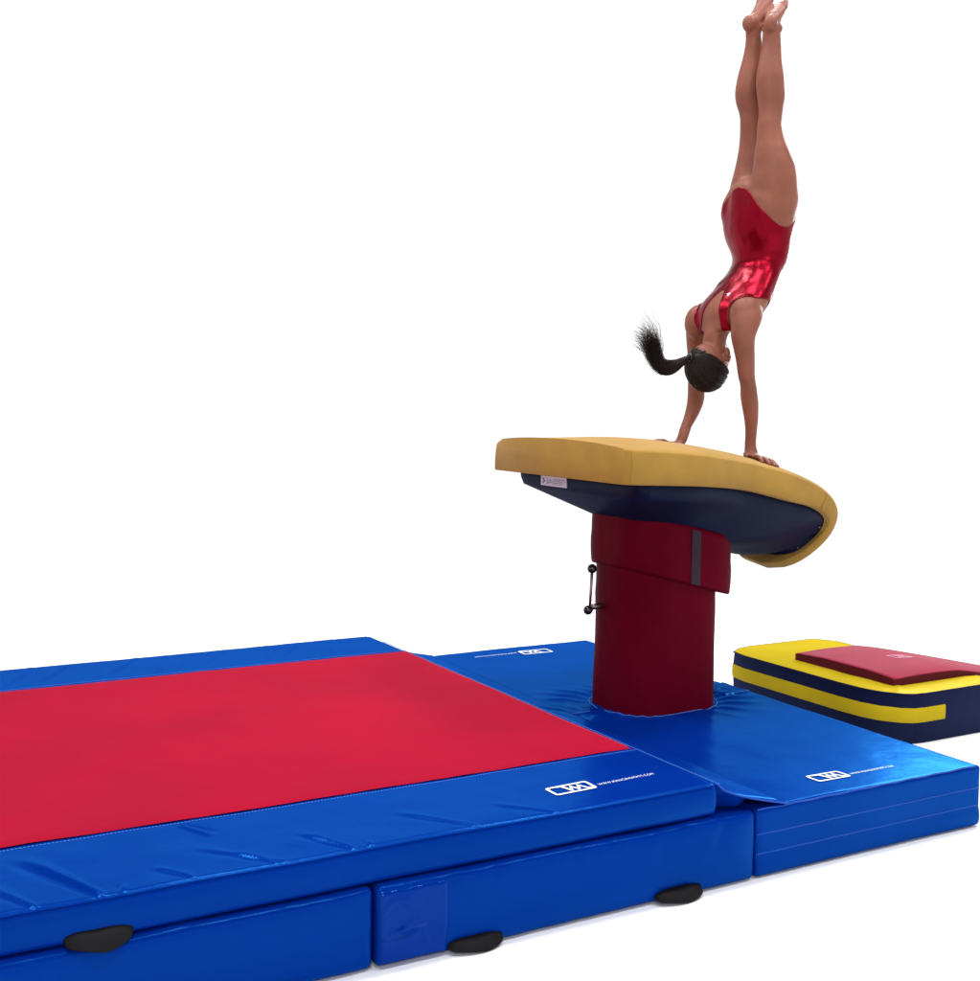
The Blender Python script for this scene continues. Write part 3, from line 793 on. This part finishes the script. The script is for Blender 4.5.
def hand(wx, wy, wz, d, thumb_side, arch=0):
    d = V((d[0], d[1], 0)).normalized(); s = V((-d.y, d.x, 0))*thumb_side          # s points to the thumb side
    def at(u, v, lift):
        p = V((wx, wy, 0))+d*u+s*v; return V((p.x, p.y, surf_z(p.x, p.y)+lift-.006))
    # heel of the palm up to the wrist
    hz = surf_z(wx, wy)
    loft(B, [hring(wx+d.x*.002, wy+d.y*.002, lerp(hz, wz, .75), .021, .0245, 20), hring(wx+d.x*.006, wy+d.y*.006, lerp(hz, wz, .45), .025, .027, 20), hring(wx+d.x*.012, wy+d.y*.012, hz+.010, .030, .031, 20)], True)
    rr = []
    for u, hw, th, lf in ((-.016, .020, .010, .014), (.0, .029, .016, .017), (.02, .034, .016, .017), (.05, .039, .013, .016), (.075, .041, .011, .0165), (.088, .039, .009, .016)):
        rr.append([at(u, hw*math.cos(2*math.pi*k/20), lf)+V((0, 0, th*math.sin(2*math.pi*k/20))) for k in range(20)])
    loft(B, rr, True)
    for k, (v, L, r, sp) in enumerate(((.030, .066, .0088, .22), (.0105, .074, .0092, .06), (-.010, .069, .0088, -.10), (-.029, .054, .0078, -.28))):
        dd = (d+s*sp).normalized(); pts = []; rad = []
        base = V((wx, wy, 0))+d*.078+s*v
        for t, lf, rk in ((0, .016, 1.1), (.2, .020, 1.08), (.42, .021, 1.05), (.6, .016, .98), (.8, .010, .95), (.93, .008, .85), (1.0, .007, .5)):
            q = base+dd*L*t; pts.append(V((q.x, q.y, surf_z(q.x, q.y)+lf-.005))); rad.append(r*rk)
        tube(B, pts, rad, 12)
    pts = []; base = V((wx, wy, 0))+d*.012+s*.022
    for (u, v, lf) in ((0, 0, .016), (.016, .018, .017), (.034, .034, .014), (.050, .044, .011), (.058, .048, .009)):
        q = base+d*u+s*v; pts.append(V((q.x, q.y, surf_z(q.x, q.y)+lf-.005)))
    tube(B, pts, [.014, .0125, .0105, .0098, .0055], 12)
hand(3.352, 3.780, 1.255, (-.08, -1), -1)
hand(3.250, 4.100, 1.262, (-1, .12), 1)
raw = B.build('raw', M_skin)
fix_normals(raw)
md = raw.modifiers.new('r', 'REMESH'); md.mode = 'VOXEL'; md.voxel_size = .0042
md = raw.modifiers.new('s', 'SMOOTH'); md.factor = .5; md.iterations = 5
dg = bpy.context.evaluated_depsgraph_get()
bme = bpy.data.meshes.new_from_object(raw.evaluated_get(dg)); bpy.data.objects.remove(raw)
base = V((3.30, 3.93, 1.2))
# extra smoothing away from hands and feet, so no seams show between limb and trunk
bm = bmesh.new(); bm.from_mesh(bme)
sel = [v for v in bm.verts if 1.70 < v.co.z < 2.86 or (1.30 < v.co.z < 1.5 and (v.co.y < 3.82 or v.co.y > 4.05))]
tor = [v for v in bm.verts if 1.73 < v.co.z < 2.42]
for _ in range(34): bmesh.ops.smooth_vert(bm, verts=tor, factor=.5, use_axis_x=True, use_axis_y=True, use_axis_z=True)
for _ in range(14): bmesh.ops.smooth_vert(bm, verts=sel, factor=.5, use_axis_x=True, use_axis_y=True, use_axis_z=True)
bm.normal_update()
WV = [v.co.copy() for v in bm.verts]; WN = [v.normal.copy() for v in bm.verts]; WF = [[v.index for v in f.verts] for f in bm.faces]
bm.verts.index_update(); bm.to_mesh(bme); bm.free()
bme.clear_geometry(); bme.from_pydata([tuple(v-base) for v in WV], [], WF); bme.update()
bme.polygons.foreach_set('use_smooth', [True]*len(bme.polygons)); bme.materials.clear(); bme.materials.append(M_skin)
body_o = bpy.data.objects.new('body', bme); COL.objects.link(body_o); body_o.parent = pe
# leotard: the body's own surface clipped to a garment outline and lifted off the skin
def leo(p):
    dy = abs(p.y-3.93)
    f = (2.281-6.8*dy**2-.55*max(0, p.x-3.53))-p.z                  # leg openings
    f = min(f, p.z-1.668)
    a = lerp(.094, .112, sstep(1.68, 1.78, p.z)); a = lerp(a, .26, sstep(1.785, 1.875, p.z)**1.6)
    f = min(f, a-dy)
    cx = 3.36 if p.z > 1.78 else 3.33
    if p.x < cx: h = .064*math.sqrt(min(1, (1.868-p.z)/.168)) if p.z < 1.868 else -1
    else: h = .075*(1-sstep(1.74, 1.79, p.z)) if p.z < 1.79 else -1
    f = min(f, dy-h if h > 0 else 9)
    return f
LV = []; LF = []; cache = {}; fld = [leo(v) if 1.6 < v.z < 2.35 else -1 for v in WV]
def lv(i):
    if ('v', i) not in cache: cache[('v', i)] = len(LV); LV.append(WV[i]+WN[i]*.0035)
    return cache[('v', i)]
def le(i, j):
    k = (min(i, j), max(i, j))
    if k not in cache:
        i, j = k; t = fld[i]/(fld[i]-fld[j]); cache[k] = len(LV); LV.append(WV[i].lerp(WV[j], t)+WN[i].lerp(WN[j], t).normalized()*.0028)
    return cache[k]
for f in WF:
    if all(fld[i] <= 0 for i in f): continue
    poly = []
    for a, b in zip(f, f[1:]+f[:1]):
        if fld[a] > 0: poly.append(lv(a))
        if (fld[a] > 0) != (fld[b] > 0): poly.append(le(a, b))
    if len(poly) > 2: LF.append(tuple(poly))
leo_o = mesh_obj('leotard', LV, LF, M_leo, pe)
md = leo_o.modifiers.new('s', 'SOLIDIFY'); md.thickness = .0024; md.offset = -1
# little white emblem on the leotard's back
tree = BVHTree.FromPolygons(LV, LF)
def on_leo(p):
    q, n, *_ = tree.find_nearest(p); return q+n*.0012
mb = MB(); c0 = V((3.262, 3.865, 1.884))
for (u0, v0, u1, v1, u2, v2) in ((-.012, -.002, .004, .010, .010, .002), (-.006, -.008, .006, -.004, .004, -.014), (-.014, .004, -.006, .012, .0, .008)):
    pts = [on_leo(c0+V((u*.4, -u*.9, v))) for u, v in ((u0, v0), (u1, v1), (u2, v2), ((u0+u2)/2, (v0+v2)/2-.003))]
    mb.add(pts, [(0, 1, 2, 3)])
mb.build('emblem', M_print, leo_o, False)
# face details
for sy in (-1, 1):
    mb = MB(); sphere(mb, (3.314, 3.93+sy*.027, 1.562), (.012, .013, .012), 14, 10); ey = mb.build('eye', M_eye, pe)
    mb = MB(); sphere(mb, (3.3235, 3.93+sy*.027, 1.563), .0052, 12, 8); mb.build('iris', M_iris, ey)
mb = MB(); tube(mb, [(3.328, 3.910, 1.622), (3.336, 3.92, 1.622), (3.338, 3.93, 1.623), (3.336, 3.94, 1.622), (3.328, 3.950, 1.622)], [.002, .0045, .005, .0045, .002], 8); mb.build('lips', M_lip, pe)
# hair: cap of combed strands gathered into the ponytail
HC = V((3.2455, 3.93, 1.557)); HR = (.0925, .0785, .0995)
HB = MB()
seg, rg = 44, 34; vs = []; fs = []
for i in range(rg+1):
    t = math.pi*i/rg
    for k in range(seg):
        a = 2*math.pi*k/seg; vs.append(V((HC.x+HR[0]*math.sin(t)*math.cos(a), HC.y+HR[1]*math.sin(t)*math.sin(a), HC.z+HR[2]*math.cos(t))))
def hf(p):
    q = p-HC; return .032-(q.x*.55+q.z*.83)-.010*abs(q.y)/.08+.004*noise.noise(p*60)
for i in range(rg):
    for k in range(seg):
        q = (i*seg+k, i*seg+(k+1) % seg, (i+1)*seg+(k+1) % seg, (i+1)*seg+k)
        if all(hf(vs[j]) > 0 for j in q): fs.append(q)
HB.add(vs, fs)
root = V((3.158, 3.925, 1.597))
def on_cap(d, k=1.0): return V((HC.x+d.x*HR[0]*k, HC.y+d.y*HR[1]*k, HC.z+d.z*HR[2]*k))
rd = V(((root.x-HC.x)/HR[0], (root.y-HC.y)/HR[1], (root.z-HC.z)/HR[2])).normalized()
cnt = 0
while cnt < 900:
    d = V((random.gauss(0, 1), random.gauss(0, 1), random.gauss(0, 1))).normalized()
    if hf(on_cap(d)) < .0 or hf(on_cap(d)) > .11: continue
    cnt += 1
    pts = []; lift = random.uniform(1.0, 1.028); j_ = V((random.gauss(0, .07), random.gauss(0, .07), random.gauss(0, .07)))
    for k in range(12):
        t = k/11; q = d.lerp((rd+j_).normalized(), t)
        if q.length < .05: q = rd.copy()
        q.normalize(); pts.append(on_cap(q, lift+.02*math.sin(math.pi*t)))
    if min(hf(p) for p in pts[:-1]) < -.002: continue
    tube(HB, pts, [.0012]*11+[.0006], 3, False)
hair = HB.build('hair', M_hair, pe)
mb = MB(); spine = catmull([(3.165, 3.925, 1.597), (3.130, 3.925, 1.583), (3.085, 3.925, 1.560), (3.045, 3.925, 1.548), (3.005, 3.92, 1.555), (2.972, 3.915, 1.585), (2.950, 3.91, 1.625), (2.926, 3.905, 1.652), (2.893, 3.90, 1.680), (2.852, 3.895, 1.700)], 6)
NS = len(spine)
for s_ in range(1500):
    ph = random.uniform(0, 2*math.pi); rr0 = random.random()**.5; end = int(NS*min(1, random.triangular(.45, 1.02, .8)))
    if end < 8: continue
    f1, f2 = random.uniform(2, 7), random.uniform(0, 6.28); wisp = random.random() < .2; sag = random.gauss(0, .010)
    pts = []; rad = []
    for i in range(0, end, 2):
        t = i/NS
        tg_ = (spine[min(i+1, NS-1)]-spine[max(i-1, 0)]).normalized(); a = V((0, 1, 0)); b = tg_.cross(a).normalized()
        R_h = .008+.020*sstep(0, .35, t)+.010*sstep(.45, 1, t)
        spread = 1+(1.1*sstep(.45, 1, t)*random.uniform(.9, 1.1) if wisp else .25*sstep(.6, 1, t))
        w = ph+.9*t
        p = spine[i]+(a*math.cos(w)*.75+b*math.sin(w))*R_h*rr0*spread+b*.006*math.sin(f1*t*6+f2)*t+b*sag*t*t*2
        pts.append(p); rad.append(.0011*(1-.8*i/end))
    tube(mb, pts, rad, 3, False)
mb.build('ponytail', M_hair, hair)
mb = MB(); tube(mb, [V((3.152, 3.925, 1.592))+V((.35, 0, -.2)).normalized().cross(V((0, 1, 0)))*.0 + V((.004*math.cos(a), .014*math.cos(a), .014*math.sin(a))) for a in [2*math.pi*k/16 for k in range(17)]], .0045, 8); mb.build('hair_tie', M_knob, hair)
